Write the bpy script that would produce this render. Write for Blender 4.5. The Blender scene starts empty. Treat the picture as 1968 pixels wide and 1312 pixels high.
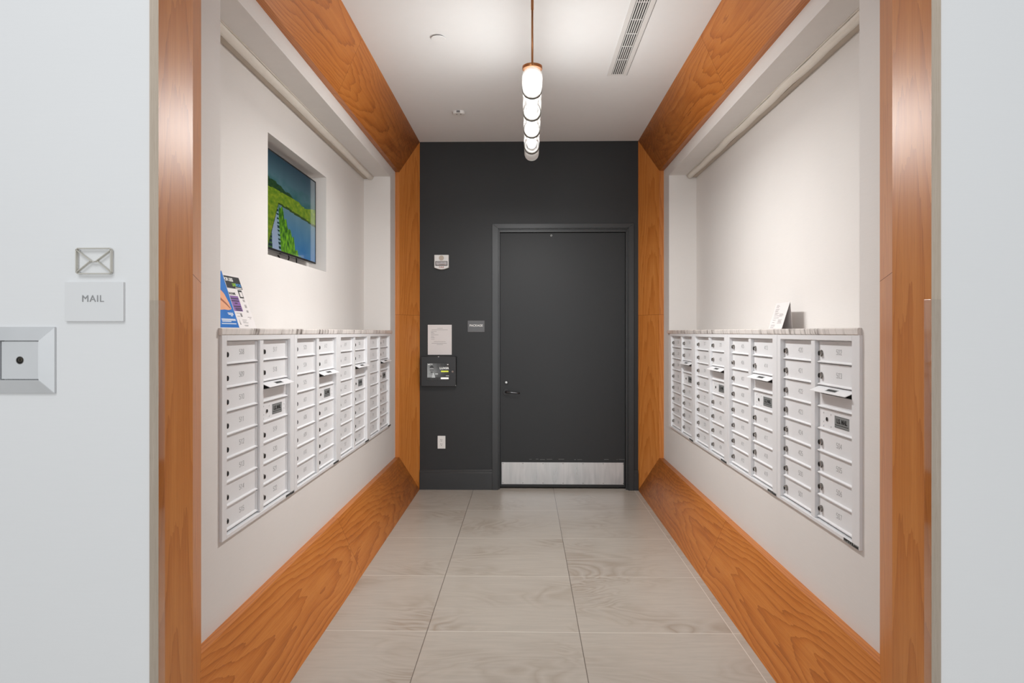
import bpy, bmesh, math, random
from mathutils import Vector, Matrix, noise
random.seed(4)
S = bpy.context.scene
C = S.collection
PI = math.pi

# ------------------------------------------------------------------ camera
H = 1.5
F_PX = 1288.0
cam_d = bpy.data.cameras.new('camera')
cam = bpy.data.objects.new('camera', cam_d)
C.objects.link(cam)
cam.location = (0, 0, H)
cam.rotation_euler = (PI/2, 0, math.radians(1.11))
cam_d.sensor_fit = 'HORIZONTAL'
cam_d.sensor_width = 36.0
cam_d.lens = 36.0*F_PX/1968.0
cam_d.shift_y = -(656-638)/1968.0
cam_d.clip_start = 0.05
S.camera = cam

# ------------------------------------------------------------------ world, lights, exposure
W = bpy.data.worlds.new('World'); S.world = W; W.use_nodes = True
W.node_tree.nodes['Background'].inputs[0].default_value = (0.93, 0.965, 1.0, 1)
W.node_tree.nodes['Background'].inputs[1].default_value = 0.44
S.view_settings.view_transform = 'Standard'
S.view_settings.look = 'None'
S.view_settings.gamma = 1
S.view_settings.use_curve_mapping = False
S.view_settings.exposure = 0.0
S.cycles.diffuse_bounces = 8
S.cycles.max_bounces = 14


def area(name, loc, target, sx, sy, energy, col):
    d = bpy.data.lights.new(name, 'AREA')
    d.shape = 'RECTANGLE'; d.size = sx; d.size_y = sy; d.energy = energy; d.color = col
    o = bpy.data.objects.new(name, d); C.objects.link(o)
    o.location = loc
    o.rotation_euler = (Vector(target)-Vector(loc)).to_track_quat('-Z', 'Y').to_euler()
    return o


area('lobby_downlight', (-0.9, -0.9, 3.6), (0.2, 3.0, 1.0), 1.6, 1.2, 34, (0.95, 0.98, 1.0))
area('lobby_fill_light', (0.6, -6.5, 1.6), (0.0, 5.0, 1.7), 3.6, 2.4, 230, (0.93, 0.97, 1.0))  # added fill, aimed down the passage to brighten its deep end

# ------------------------------------------------------------------ materials


def lin(c):
    return tuple(((x/255)/12.92 if x/255 <= .04045 else ((x/255+.055)/1.055)**2.4) for x in c)+(1,)


class N:
    """tiny node builder"""
    def __init__(s, name):
        s.m = bpy.data.materials.new(name); s.m.use_nodes = True
        s.t = s.m.node_tree
        s.b = s.t.nodes['Principled BSDF']
        s.out = s.t.nodes['Material Output']

    def n(s, typ, **kw):
        x = s.t.nodes.new(typ)
        for k, v in kw.items():
            setattr(x, k, v)
        return x

    def set(s, sock, v):
        if isinstance(v, bpy.types.NodeSocket):
            s.t.links.new(v, sock)
        else:
            sock.default_value = v

    def math(s, op, a, b=0.0, c=None):
        x = s.n('ShaderNodeMath', operation=op)
        s.set(x.inputs[0], a); s.set(x.inputs[1], b)
        if c is not None: s.set(x.inputs[2], c)
        return x.outputs[0]

    def mapping(s, vec, scale=(1, 1, 1), loc=(0, 0, 0), rot=(0, 0, 0)):
        x = s.n('ShaderNodeMapping')
        s.set(x.inputs[0], vec)
        x.inputs[1].default_value = loc; x.inputs[2].default_value = rot; x.inputs[3].default_value = scale
        return x.outputs[0]

    def noise(s, vec, scale=5, detail=3, rough=.5, dist=0):
        x = s.n('ShaderNodeTexNoise')
        s.set(x.inputs['Vector'], vec)
        x.inputs['Scale'].default_value = scale; x.inputs['Detail'].default_value = detail
        x.inputs['Roughness'].default_value = rough; x.inputs['Distortion'].default_value = dist
        return x.outputs[0]

    def ramp(s, fac, stops):
        x = s.n('ShaderNodeValToRGB')
        s.set(x.inputs[0], fac)
        e = x.color_ramp.elements
        e[0].position, e[0].color = stops[0]
        e[1].position, e[1].color = stops[-1]
        for p, c in stops[1:-1]:
            k = e.new(p); k.color = c
        return x.outputs[0]

    def mix(s, fac, a, b, blend='MIX'):
        x = s.n('ShaderNodeMix', data_type='RGBA', blend_type=blend)
        s.set(x.inputs[0], fac); s.set(x.inputs[6], a); s.set(x.inputs[7], b)
        return x.outputs[2]

    def bump(s, h, strength=.2, dist=.002):
        x = s.n('ShaderNodeBump')
        x.inputs['Strength'].default_value = strength
        x.inputs['Distance'].default_value = dist
        s.set(x.inputs['Height'], h)
        s.t.links.new(x.outputs[0], s.b.inputs['Normal'])

    def p(s, **kw):
        for k, v in kw.items():
            s.set(s.b.inputs[k.replace('_', ' ')], v)
        return s


def simple(name, rgb, rough=.5, metal=0, spec=.5, emit=0, coat=0, var=0.03):
    a = N(name)
    c = lin(rgb)
    if var:
        g = a.n('ShaderNodeNewGeometry').outputs['Position']
        f = a.noise(g, 9, 3)
        d = tuple(x*(1-var) for x in c[:3])+(1,)
        l = tuple(min(1, x*(1+var)) for x in c[:3])+(1,)
        col = a.ramp(f, [(.3, d), (.7, l)])
        a.p(Base_Color=col)
    else:
        a.p(Base_Color=c)
    a.p(Roughness=rough, Metallic=metal)
    a.b.inputs['Specular IOR Level'].default_value = spec
    a.b.inputs['Coat Weight'].default_value = coat
    a.b.inputs['Coat Roughness'].default_value = .15
    if emit:
        a.b.inputs['Emission Color'].default_value = c
        a.b.inputs['Emission Strength'].default_value = emit
    return a.m


def pos(a):
    return a.n('ShaderNodeNewGeometry').outputs['Position']


def make_wall(name, rgb, fabric=True, var=.02):
    a = N(name); c = lin(rgb)
    P = pos(a)
    big = a.noise(P, 1.7, 3)
    thr = a.noise(a.mapping(P, (14, 14, 520)), 1, 2, .6)
    f = a.math('ADD', a.math('MULTIPLY', big, .5), a.math('MULTIPLY', thr, .5))
    d = tuple(x*(1-var) for x in c[:3])+(1,); l = tuple(min(1, x*(1+var)) for x in c[:3])+(1,)
    a.p(Base_Color=a.ramp(f, [(.35, d), (.65, l)]), Roughness=.75)
    a.b.inputs['Specular IOR Level'].default_value = .25
    a.bump(thr if fabric else a.noise(P, 300, 2), .12 if fabric else .05, .001)
    return a.m


def make_wood(name, dark, mid, light, rough=.40, scale=1.0, coat=.12, cath=.26, figure=0.0, wave=1.0):
    a = N(name)
    uv = a.n('ShaderNodeUVMap').outputs[0]
    w1 = a.noise(a.mapping(uv, (.75*scale, 3.0*scale, 1)), 1, 2, .45)
    w2 = a.noise(a.mapping(uv, (1.6*scale, 22*scale, 1), loc=(7, 3, 0)), 1, 3, .55)
    sep = a.n('ShaderNodeSeparateXYZ'); a.set(sep.inputs[0], uv)
    # cathedral arches: nested curves along the length
    v = sep.outputs[1]; u = sep.outputs[0]
    vv = a.math('MULTIPLY', v, 5.0*scale)
    q = a.math('MULTIPLY', vv, vv)
    r = a.math('ADD', a.math('MULTIPLY', u, .42*scale), a.math('MULTIPLY', q, .8))
    r = a.math('ADD', r, a.math('MULTIPLY', w1, 1.15*wave))
    r = a.math('ADD', r, a.math('MULTIPLY', w2, .26))
    ring = a.math('FRACT', a.math('MULTIPLY', r, 6.0))
    tri = a.math('POWER', ring, 2.4)
    fib = a.noise(a.mapping(uv, (3*scale, 190*scale, 1)), 1, 4, .62)
    streak = a.noise(a.mapping(uv, (.8*scale, 26*scale, 1), loc=(2, 9, 0)), 1, 3, .55)
    pore = a.noise(a.mapping(uv, (14*scale, 620*scale, 1), loc=(3, 1, 0)), 1, 1, .5)
    f = a.math('ADD', a.math('MULTIPLY', tri, cath), a.math('MULTIPLY', fib, .40))
    f = a.math('ADD', f, a.math('MULTIPLY', w1, .22))
    f = a.math('ADD', f, a.math('MULTIPLY', streak, .34))
    col = a.ramp(f, [(.32, light), (.60, mid), (1.0, dark)])
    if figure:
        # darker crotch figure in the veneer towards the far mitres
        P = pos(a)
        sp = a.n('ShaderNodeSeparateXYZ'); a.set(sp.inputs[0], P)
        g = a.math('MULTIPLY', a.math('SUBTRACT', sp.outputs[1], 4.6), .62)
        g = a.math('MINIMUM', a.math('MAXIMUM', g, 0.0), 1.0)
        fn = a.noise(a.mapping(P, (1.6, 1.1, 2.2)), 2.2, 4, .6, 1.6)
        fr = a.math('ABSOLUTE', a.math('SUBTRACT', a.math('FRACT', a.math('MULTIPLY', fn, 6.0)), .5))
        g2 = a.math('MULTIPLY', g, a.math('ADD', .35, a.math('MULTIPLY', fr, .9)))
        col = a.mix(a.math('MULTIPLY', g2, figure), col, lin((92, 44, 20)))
    pm = a.ramp(pore, [(.28, (.72, .64, .56, 1)), (.42, (1, 1, 1, 1))])
    col = a.mix(.5, col, pm, 'MULTIPLY')
    a.p(Base_Color=col, Roughness=rough)
    a.b.inputs['Specular IOR Level'].default_value = .4
    a.b.inputs['Coat Weight'].default_value = coat
    a.b.inputs['Coat Roughness'].default_value = .35
    a.bump(fib, .08, .001)
    return a.m


M = {}
M['beige'] = make_wall('linen_wallcovering', (219, 216, 213))
M['white'] = make_wall('painted_white_wall', (226, 226, 226), False, .008)
M['ceil'] = make_wall('ceiling_paint', (229, 230, 230), False, .008)
M['charcoal'] = make_wall('charcoal_wallcovering', (37, 38, 39), True, .10)
M['door'] = make_wall('charcoal_door_paint', (34, 35, 36), True, .05)
for k in ('charcoal', 'door'):
    M[k].node_tree.nodes['Principled BSDF'].inputs['Roughness'].default_value = .44
    M[k].node_tree.nodes['Principled BSDF'].inputs['Specular IOR Level'].default_value = .33
M['frame'] = simple('dark_frame_paint', (34, 35, 36), .35)
M['wood'] = make_wood('cherry_veneer', lin((132, 70, 24)), lin((186, 112, 46)), lin((206, 136, 68)), wave=.5, cath=.2)
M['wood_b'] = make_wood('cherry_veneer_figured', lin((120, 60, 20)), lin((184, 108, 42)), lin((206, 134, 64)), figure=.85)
M['grey_wood'] = make_wood('grey_washed_edge', lin((124, 108, 92)), lin((172, 157, 140)), lin((192, 178, 162)), .6, 1.5, 0, 0.0, 0.0, .3)
M['seam'] = simple('dark_seam_line', (84, 42, 18), .7)  # plain dark brown line at the joints between veneer lengths
M['steel_white'] = simple('white_powder_coat', (224, 225, 227), .38, 0, .5, var=.01)
M['chrome'] = simple('chrome', (150, 146, 142), .14, 1, var=0)
M['black'] = simple('black_plastic', (14, 14, 15), .45)
M['slot'] = simple('dark_opening', (5, 5, 6), .9)
M['digits'] = simple('engraved_grey', (140, 141, 143), .6, var=0)
M['plate_grey'] = simple('label_grey', (146, 150, 150), .35, .3)
M['ink'] = simple('black_ink', (20, 20, 22), .6, var=0)
M['paper'] = simple('white_paper', (216, 212, 211), .7, var=.01)
M['white_plastic'] = simple('white_plastic', (222, 222, 220), .4, var=.01)
M['greytext'] = simple('printed_grey', (120, 118, 118), .7, var=0)
M['bronze'] = simple('brushed_bronze', (176, 122, 78), .34, .85)
M['ringdark'] = simple('ring_bronze', (70, 64, 54), .5, .3)
M['alu'] = simple('brushed_aluminium', (206, 207, 208), .5, .25)
M['alu_light'] = simple('hatch_panel_grey', (212, 213, 214), .5, .2)
M['white_ink'] = simple('white_ink', (235, 235, 232), .6, var=0)
M['sign_grey'] = simple('sign_grey', (92, 94, 96), .45)
M['plaque_letters'] = simple('plaque_letters', (150, 150, 150), .6, var=0)
M['red_ink'] = simple('red_ink', (150, 70, 60), .6, var=0)
M['tan'] = simple('speaker_grille', (186, 174, 160), .7)
M['purple'] = simple('purple_print', (122, 84, 150), .5, var=0)
M['blue'] = simple('blue_print', (28, 110, 190), .4, var=.12)
M['skin'] = simple('printed_skin_tone', (222, 160, 122), .5, var=.08)
M['skin_d'] = simple('printed_skin_crease', (150, 82, 52), .5, var=.08)
M['green_ink'] = simple('green_print', (150, 200, 60), .5, var=0)
M['cyan_ink'] = simple('blue_ink', (70, 140, 200), .5, var=0)
M['kiosk'] = simple('kiosk_black_metal', (24, 24, 26), .42, 0)
M['screen_white'] = simple('screen_white', (225, 225, 222), .3, emit=.55, var=0)
M['screen_yellow'] = simple('screen_yellow', (196, 204, 60), .3, emit=.5, var=0)


def make_marble():
    a = N('white_marble')
    P = pos(a)
    w = a.noise(a.mapping(P, (6, 6, 2)), 1, 4, .6)
    sx = a.n('ShaderNodeSeparateXYZ'); a.set(sx.inputs[0], P)
    t = a.math('ADD', a.math('MULTIPLY', sx.outputs[1], 1.0), a.math('MULTIPLY', sx.outputs[2], -.55))
    t = a.math('ADD', t, a.math('MULTIPLY', sx.outputs[0], .8))
    cmb = a.n('ShaderNodeCombineXYZ'); a.set(cmb.inputs[0], a.math('MULTIPLY', t, 26.0)); a.set(cmb.inputs[1], a.math('MULTIPLY', w, 2.5))
    v = a.noise(cmb.outputs[0], 1, 3, .7)
    f = a.ramp(v, [(.46, (0, 0, 0, 1)), (.56, (.6, .6, .6, 1)), (.62, (1, 1, 1, 1))])
    patch = a.ramp(a.noise(P, 5, 2), [(.38, (0.1, 0.1, 0.1, 1)), (.6, (1, 1, 1, 1))])
    f = a.mix(1, f, patch, 'MULTIPLY')
    a.p(Base_Color=a.mix(f, lin((222, 217, 213)), lin((112, 104, 98))), Roughness=.22)
    return a.m


M['marble'] = make_marble()


def make_floor():
    a = N('porcelain_tile')
    P = pos(a)
    sp = a.n('ShaderNodeSeparateXYZ'); a.set(sp.inputs[0], P)
    p = .7635
    x = a.math('DIVIDE', a.math('SUBTRACT', sp.outputs[0], .272-10*p), p)
    y = a.math('DIVIDE', a.math('SUBTRACT', sp.outputs[1], 6.409-20*p), p)
    fx = a.math('FRACT', x); fy = a.math('FRACT', y)
    dx = a.math('MULTIPLY', a.math('ABSOLUTE', a.math('SUBTRACT', fx, a.math('ROUND', fx))), p)
    dy = a.math('MULTIPLY', a.math('ABSOLUTE', a.math('SUBTRACT', fy, a.math('ROUND', fy))), p)
    ix = a.math('FLOOR', x); iy = a.math('FLOOR', y)
    cb = a.n('ShaderNodeCombineXYZ'); a.set(cb.inputs[0], ix); a.set(cb.inputs[1], iy)
    wn = a.n('ShaderNodeTexWhiteNoise', noise_dimensions='2D'); a.set(wn.inputs[0], cb.outputs[0])
    off = a.n('ShaderNodeVectorMath', operation='SCALE'); a.set(off.inputs[0], wn.outputs['Color']); off.inputs['Scale'].default_value = 9
    add = a.n('ShaderNodeVectorMath', operation='ADD'); a.set(add.inputs[0], P); a.set(add.inputs[1], off.outputs[0])
    q = add.outputs[0]
    warp = a.noise(a.mapping(q, (.9, 1.7, 1)), 1, 3, .5, 1.4)
    band = a.math('FRACT', a.math('MULTIPLY', warp, 15.0))
    tri = a.math('ABSOLUTE', a.math('SUBTRACT', band, .5))
    line = a.ramp(tri, [(.0, (1, 1, 1, 1)), (.2, (.5, .5, .5, 1)), (.5, (0, 0, 0, 1))])
    mask = a.ramp(a.noise(a.mapping(q, (1.4, 1.4, 1), loc=(4, 2, 0)), 1.3, 2), [(.47, (0, 0, 0, 1)), (.68, (1, 1, 1, 1))])
    fine = a.noise(a.mapping(q, (3, 26, 1)), 1.5, 3, .6, .4)
    base = a.ramp(fine, [(.3, lin((167, 160, 151))), (.7, lin((177, 170, 160)))])
    v = a.mix(1, line, mask, 'MULTIPLY')
    col = a.mix(a.math('MULTIPLY', v, .8), base, lin((146, 134, 120)))
    # long joints darker, cross joints lighter
    jx = a.math('LESS_THAN', dx, .0019); jy = a.math('LESS_THAN', dy, .0024)
    far = a.math('GREATER_THAN', sp.outputs[0], .9)
    jxc = a.mix(far, lin((104, 96, 88)), lin((208, 203, 194)))
    col = a.mix(jy, col, lin((206, 202, 192)))
    col = a.mix(jx, col, jxc)
    a.p(Base_Color=col, Roughness=.33)
    a.b.inputs['Specular IOR Level'].default_value = .5
    h = a.math('SUBTRACT', 1, a.math('MAXIMUM', jx, jy))
    a.bump(h, .3, .0008)
    return a.m


M['tile'] = make_floor()


def make_brushed():
    a = N('brushed_steel_kick_plate')
    P = pos(a)
    f = a.noise(a.mapping(P, (420, 1, 2.5)), 1, 3, .6)
    g = a.noise(a.mapping(P, (16, 1, 3)), 1, 2, .5, .6)
    s = a.math('ADD', a.math('MULTIPLY', f, .4), a.math('MULTIPLY', g, .6))
    a.p(Base_Color=a.ramp(s, [(.35, lin((182, 182, 182))), (.65, lin((206, 205, 204)))]), Metallic=1.0,
        Roughness=a.math('ADD', a.math('MULTIPLY', g, .25), .2))
    a.b.inputs['Anisotropic'].default_value = .6
    a.bump(g, .10, .002)
    return a.m


M['kick'] = make_brushed()


def make_glass(name, tint=(1, 1, 1), glossy=.16, white=0.0):
    a = N(name)
    t = a.t
    tr = a.n('ShaderNodeBsdfTransparent'); tr.inputs[0].default_value = tuple(tint)+(1,)
    gl = a.n('ShaderNodeBsdfGlossy'); gl.inputs[0].default_value = (1, 1, 1, 1); gl.inputs['Roughness'].default_value = .06
    lw = a.n('ShaderNodeLayerWeight'); lw.inputs[0].default_value = .35
    mx = a.n('ShaderNodeMixShader')
    a.set(mx.inputs[0], a.math('ADD', a.math('MULTIPLY', lw.outputs['Facing'], .30), glossy*.15))
    t.links.new(tr.outputs[0], mx.inputs[1]); t.links.new(gl.outputs[0], mx.inputs[2])
    last = mx.outputs[0]
    if white:
        df = a.n('ShaderNodeBsdfTranslucent'); df.inputs[0].default_value = (.95, .95, .95, 1)
        d2 = a.n('ShaderNodeBsdfDiffuse'); d2.inputs[0].default_value = (.92, .92, .92, 1)
        m0 = a.n('ShaderNodeMixShader'); m0.inputs[0].default_value = .5
        t.links.new(df.outputs[0], m0.inputs[1]); t.links.new(d2.outputs[0], m0.inputs[2])
        m2 = a.n('ShaderNodeMixShader'); m2.inputs[0].default_value = white
        t.links.new(last, m2.inputs[1]); t.links.new(m0.outputs[0], m2.inputs[2])
        last = m2.outputs[0]
    t.links.new(last, a.out.inputs[0])
    return a.m


M['glass'] = make_glass('clear_tube_glass', (.985, .985, .98), .1, .04)
M['glass_end'] = make_glass('etched_end_glass', (.96, .96, .95), .1, .45)
M['guard'] = make_glass('clear_polycarbonate', (.975, .975, .975), .03, .0)
M['acrylic'] = simple('frosted_acrylic', (222, 222, 222), .25, var=.005)


def make_core():
    a = N('frosted_lit_diffuser')
    a.p(Base_Color=(.9, .9, .88, 1), Roughness=.5)
    a.b.inputs['Emission Color'].default_value = (1.0, .993, .98, 1)
    a.b.inputs['Emission Strength'].default_value = 8.0
    return a.m


M['core'] = make_core()


def make_vcol(name, emit, rough=.12, base=.0):
    a = N(name)
    vc = a.n('ShaderNodeVertexColor', layer_name='Col')
    a.p(Base_Color=a.mix(1-base, vc.outputs[0], (0, 0, 0, 1)), Roughness=rough)
    a.t.links.new(vc.outputs[0], a.b.inputs['Emission Color'])
    a.b.inputs['Emission Strength'].default_value = emit
    a.b.inputs['Coat Weight'].default_value = .6
    a.b.inputs['Coat Roughness'].default_value = .03
    return a.m


M['screen'] = make_vcol('lit_television_picture', .65)
M['kscreen'] = make_vcol('lit_tablet_picture', .8, .25)
M['bezel'] = simple('glossy_black_bezel', (12, 12, 13), .15)

# ------------------------------------------------------------------ geometry helpers


def box(bm, x0, x1, y0, y1, z0, z1, mi=0):
    v = [bm.verts.new(p) for p in ((x0, y0, z0), (x1, y0, z0), (x1, y1, z0), (x0, y1, z0), (x0, y0, z1), (x1, y0, z1), (x1, y1, z1), (x0, y1, z1))]
    fs = []
    for q in ((0, 3, 2, 1), (4, 5, 6, 7), (0, 1, 5, 4), (1, 2, 6, 5), (2, 3, 7, 6), (3, 0, 4, 7)):
        f = bm.faces.new([v[i] for i in q]); f.material_index = mi; fs.append(f)
    return fs


def prism(bm, pts, dirv, mi=0):
    """closed polygon pts (3D) extruded by dirv"""
    d = Vector(dirv)
    a = [bm.verts.new(p) for p in pts]; b = [bm.verts.new(Vector(p)+d) for p in pts]
    n = len(pts)
    fs = [bm.faces.new(a[::-1]), bm.faces.new(b)]
    for i in range(n):
        fs.append(bm.faces.new((a[i], a[(i+1) % n], b[(i+1) % n], b[i])))
    for f in fs: f.material_index = mi
    return fs


def cyl(bm, p0, p1, r, seg=24, r1=None, mi=0, caps=True):
    p0 = Vector(p0); p1 = Vector(p1); r1 = r if r1 is None else r1
    z = (p1-p0).normalized()
    x = z.orthogonal().normalized(); y = z.cross(x)
    A = []; B = []
    for i in range(seg):
        t = 2*PI*i/seg; o = x*math.cos(t)+y*math.sin(t)
        A.append(bm.verts.new(p0+o*r)); B.append(bm.verts.new(p1+o*r1))
    for i in range(seg):
        j = (i+1) % seg
        f = bm.faces.new((A[i], A[j], B[j], B[i])); f.smooth = True; f.material_index = mi
    if caps:
        f = bm.faces.new(A[::-1]); f.material_index = mi
        f = bm.faces.new(B); f.material_index = mi


def tube(bm, p0, p1, ro, ri, seg=32, mi=0):
    p0 = Vector(p0); p1 = Vector(p1)
    z = (p1-p0).normalized(); x = z.orthogonal().normalized(); y = z.cross(x)
    L = []
    for (c, r) in ((p0, ro), (p1, ro), (p1, ri), (p0, ri)):
        L.append([bm.verts.new(c+(x*math.cos(2*PI*i/seg)+y*math.sin(2*PI*i/seg))*r) for i in range(seg)])
    for k in range(4):
        A = L[k]; B = L[(k+1) % 4]
        for i in range(seg):
            j = (i+1) % seg
            f = bm.faces.new((A[i], A[j], B[j], B[i])); f.smooth = (k in (0, 2)); f.material_index = mi


def capsule(bm, p0, p1, r, seg=24, rings=6):
    """rod with rounded ends"""
    p0 = Vector(p0); p1 = Vector(p1)
    z = (p1-p0).normalized(); x = z.orthogonal().normalized(); y = z.cross(x)
    prof = []
    for k in range(1, rings+1):
        t = PI/2*k/rings
        prof.append((p0 - z*r*math.cos(t)+z*r, r*math.sin(t)))
    for k in range(rings, 0, -1):
        t = PI/2*k/rings
        prof.append((p1 + z*r*math.cos(t)-z*r, r*math.sin(t)))
    rows = [[bm.verts.new(c+(x*math.cos(2*PI*i/seg)+y*math.sin(2*PI*i/seg))*q) for i in range(seg)] for c, q in prof]
    for a, b in zip(rows, rows[1:]):
        for i in range(seg):
            j = (i+1) % seg
            f = bm.faces.new((a[i], a[j], b[j], b[i])); f.smooth = True
    a = bm.verts.new(p0); b = bm.verts.new(p1)
    for i in range(seg):
        j = (i+1) % seg
        bm.faces.new((a, rows[0][j], rows[0][i])).smooth = True
        bm.faces.new((b, rows[-1][i], rows[-1][j])).smooth = True


def sweep(bm, pts, r, seg=12, sy=1.0):
    """round bar along a polyline, radii list or number"""
    P = [Vector(p) for p in pts]; n = len(P)
    rr = r if isinstance(r, (list, tuple)) else [r]*n
    rows = []
    for i in range(n):
        d = (P[min(i+1, n-1)]-P[max(i-1, 0)]).normalized()
        x = Vector((0, 0, 1)).cross(d)
        if x.length < .1: x = Vector((1, 0, 0))
        x.normalize(); y = d.cross(x)
        rows.append([bm.verts.new(P[i]+(x*math.cos(2*PI*k/seg)*sy+y*math.sin(2*PI*k/seg))*rr[i]) for k in range(seg)])
    for a, b in zip(rows, rows[1:]):
        for i in range(seg):
            j = (i+1) % seg
            bm.faces.new((a[i], a[j], b[j], b[i])).smooth = True
    bm.faces.new(rows[0][::-1]); bm.faces.new(rows[-1])


def obj(name, bm, mats, parent=None, bevel=0, loc=None):
    me = bpy.data.meshes.new(name)
    bmesh.ops.recalc_face_normals(bm, faces=bm.faces)
    bm.to_mesh(me); bm.free()
    for m in (mats if isinstance(mats, (list, tuple)) else [mats]):
        me.materials.append(M[m] if isinstance(m, str) else m)
    o = bpy.data.objects.new(name, me); C.objects.link(o)
    if parent: o.parent = parent
    if loc: o.location = loc
    if bevel:
        b = o.modifiers.new('bevel', 'BEVEL'); b.width = bevel; b.segments = 2; b.limit_method = 'ANGLE'; b.angle_limit = math.radians(40)
    return o


def B():
    return bmesh.new()


def boxobj(name, dims, mat, parent=None, bevel=0):
    bm = B(); box(bm, *dims); return obj(name, bm, mat, parent, bevel)


def tag(o, label, cat, group=None, kind=None):
    o['label'] = label; o['category'] = cat
    if group: o['group'] = group
    if kind: o['kind'] = kind
    return o


def empty(name, loc=(0, 0, 0), rz=0):
    o = bpy.data.objects.new(name, None); C.objects.link(o)
    o.location = loc; o.rotation_euler = (0, 0, rz); o.empty_display_size = .1
    return o


def struct(o):
    o['kind'] = 'structure'; return o


def text(name, s, size, mat, parent, loc, extrude=.0004, rot=(PI/2, 0, 0), align='CENTER', sx=1.0, bold=0.0, spacing=1.0):
    cu = bpy.data.curves.new(name, 'FONT')
    cu.body = s; cu.size = size; cu.extrude = extrude; cu.align_x = align; cu.align_y = 'CENTER'; cu.offset = bold; cu.space_character = spacing
    t = bpy.data.objects.new(name+'_curve', cu)
    C.objects.link(t)
    bpy.context.view_layer.update()
    me = bpy.data.meshes.new_from_object(t.evaluated_get(bpy.context.evaluated_depsgraph_get()))
    bpy.data.objects.remove(t); bpy.data.curves.remove(cu)
    me.name = name
    me.materials.clear(); me.materials.append(M[mat])
    me.transform(Matrix.Translation(Vector(loc)) @ Matrix.Rotation(rot[2], 4, 'Z') @ Matrix.Rotation(rot[0], 4, 'X') @ Matrix.Diagonal((sx, 1, 1, 1)))
    o = bpy.data.objects.new(name, me); C.objects.link(o)
    if parent: o.parent = parent
    return o


# ------------------------------------------------------------------ key dimensions
YB = 6.385                    # back wall
ZC = 3.315                    # ceiling
ZW0, ZW1 = .350, 2.973        # visible wall between the wood boards
SIDE = {
    -1: dict(xi=1.005, xb=1.157, xw=1.195, xn=1.43, yj=1.819, yi=2.009, ys=2.373, u0=2.595, n0=2.607, n1=5.925, p=.8235),
    1: dict(xi=1.075, xb=1.227, xw=1.268, xn=1.508, yj=1.794, yi=1.983, ys=2.342, u0=2.540, n0=2.567, n1=5.925, p=.8265),
}
ZU0, ZU1 = .678, 1.488        # mailbox units
ZCT = 1.516                   # counter top
ZN = 2.880                    # soffit of the niche

# ------------------------------------------------------------------ floor, ceiling, walls
bm = B(); box(bm, -3.6, 3.6, -3.2, 6.62, -.08, 0)
struct(obj('floor', bm, 'tile'))
bm = B(); box(bm, -1.8, 1.8, 1.80, 6.62, ZC, ZC+.1)
struct(obj('ceiling', bm, 'ceil'))

# back wall around the door opening
DX0, DX1, DZ = -.257, .985, 2.487     # opening
bm = B()
box(bm, -1.60, DX0, YB, YB+.14, 0, ZC)
box(bm, DX1, 1.60, YB, YB+.14, 0, ZC)
box(bm, DX0, DX1, YB, YB+.14, DZ, ZC)
box(bm, DX0-.02, DX1+.02, YB+.12, YB+.16, 0, DZ+.02)
struct(obj('wall_back', bm, 'charcoal'))

for s, side in ((-1, 'left'), (1, 'right')):
    d = SIDE[s]
    bm = B()

    def sb(x0, x1, y0, y1, z0, z1):
        a, b = sorted((s*x0, s*x1)); box(bm, a, b, y0, y1, z0, z1)
    xo = 1.62
    sb(d['xw'], xo, 1.96, d['n0'], 0, ZC)
    sb(d['xw'], xo, d['n1'], YB+.1, 0, ZC)
    sb(d['xw'], xo, d['n0'], d['n1'], 0, ZU0)
    sb(d['xw'], xo, d['n0'], d['n1'], ZN, ZC)
    sb(d['xw']+.12, xo, d['n0'], d['n1'], ZU0, ZU1)        # recess behind the mailbox units
    if s == -1:                                            # recess that holds the television
        ry0, ry1, rz0, rz1 = 3.700, 4.796, 1.932, 2.612
        sb(d['xn'], xo, d['n0'], ry0, ZU1, ZN)
        sb(d['xn'], xo, ry1, d['n1'], ZU1, ZN)
        sb(d['xn'], xo, ry0, ry1, ZU1, rz0)
        sb(d['xn'], xo, ry0, ry1, rz1, ZN)
        sb(d['xn']+.13, xo, ry0, ry1, rz0, rz1)
    else:
        sb(d['xn'], xo, d['n0'], d['n1'], ZU1, ZN)
    struct(obj('wall_'+side, bm, 'beige'))
    # wall of the lobby beside the opening
    bm = B(); a, b = sorted((s*(d['xi']+.026), s*3.4))
    box(bm, a, b, d['yj']+.003, d['yj']+.13, 0, 3.6)
    struct(obj('wall_front_'+side, bm, 'white'))

# ------------------------------------------------------------------ wood boards (mitred splayed frame)


def quad_uv(bm, uvl, pts, uvs, mi):
    vs = [bm.verts.new(p) for p in pts]
    f = bm.faces.new(vs); f.material_index = mi
    for l, uv in zip(f.loops, uvs): l[uvl].uv = uv
    return f


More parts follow.
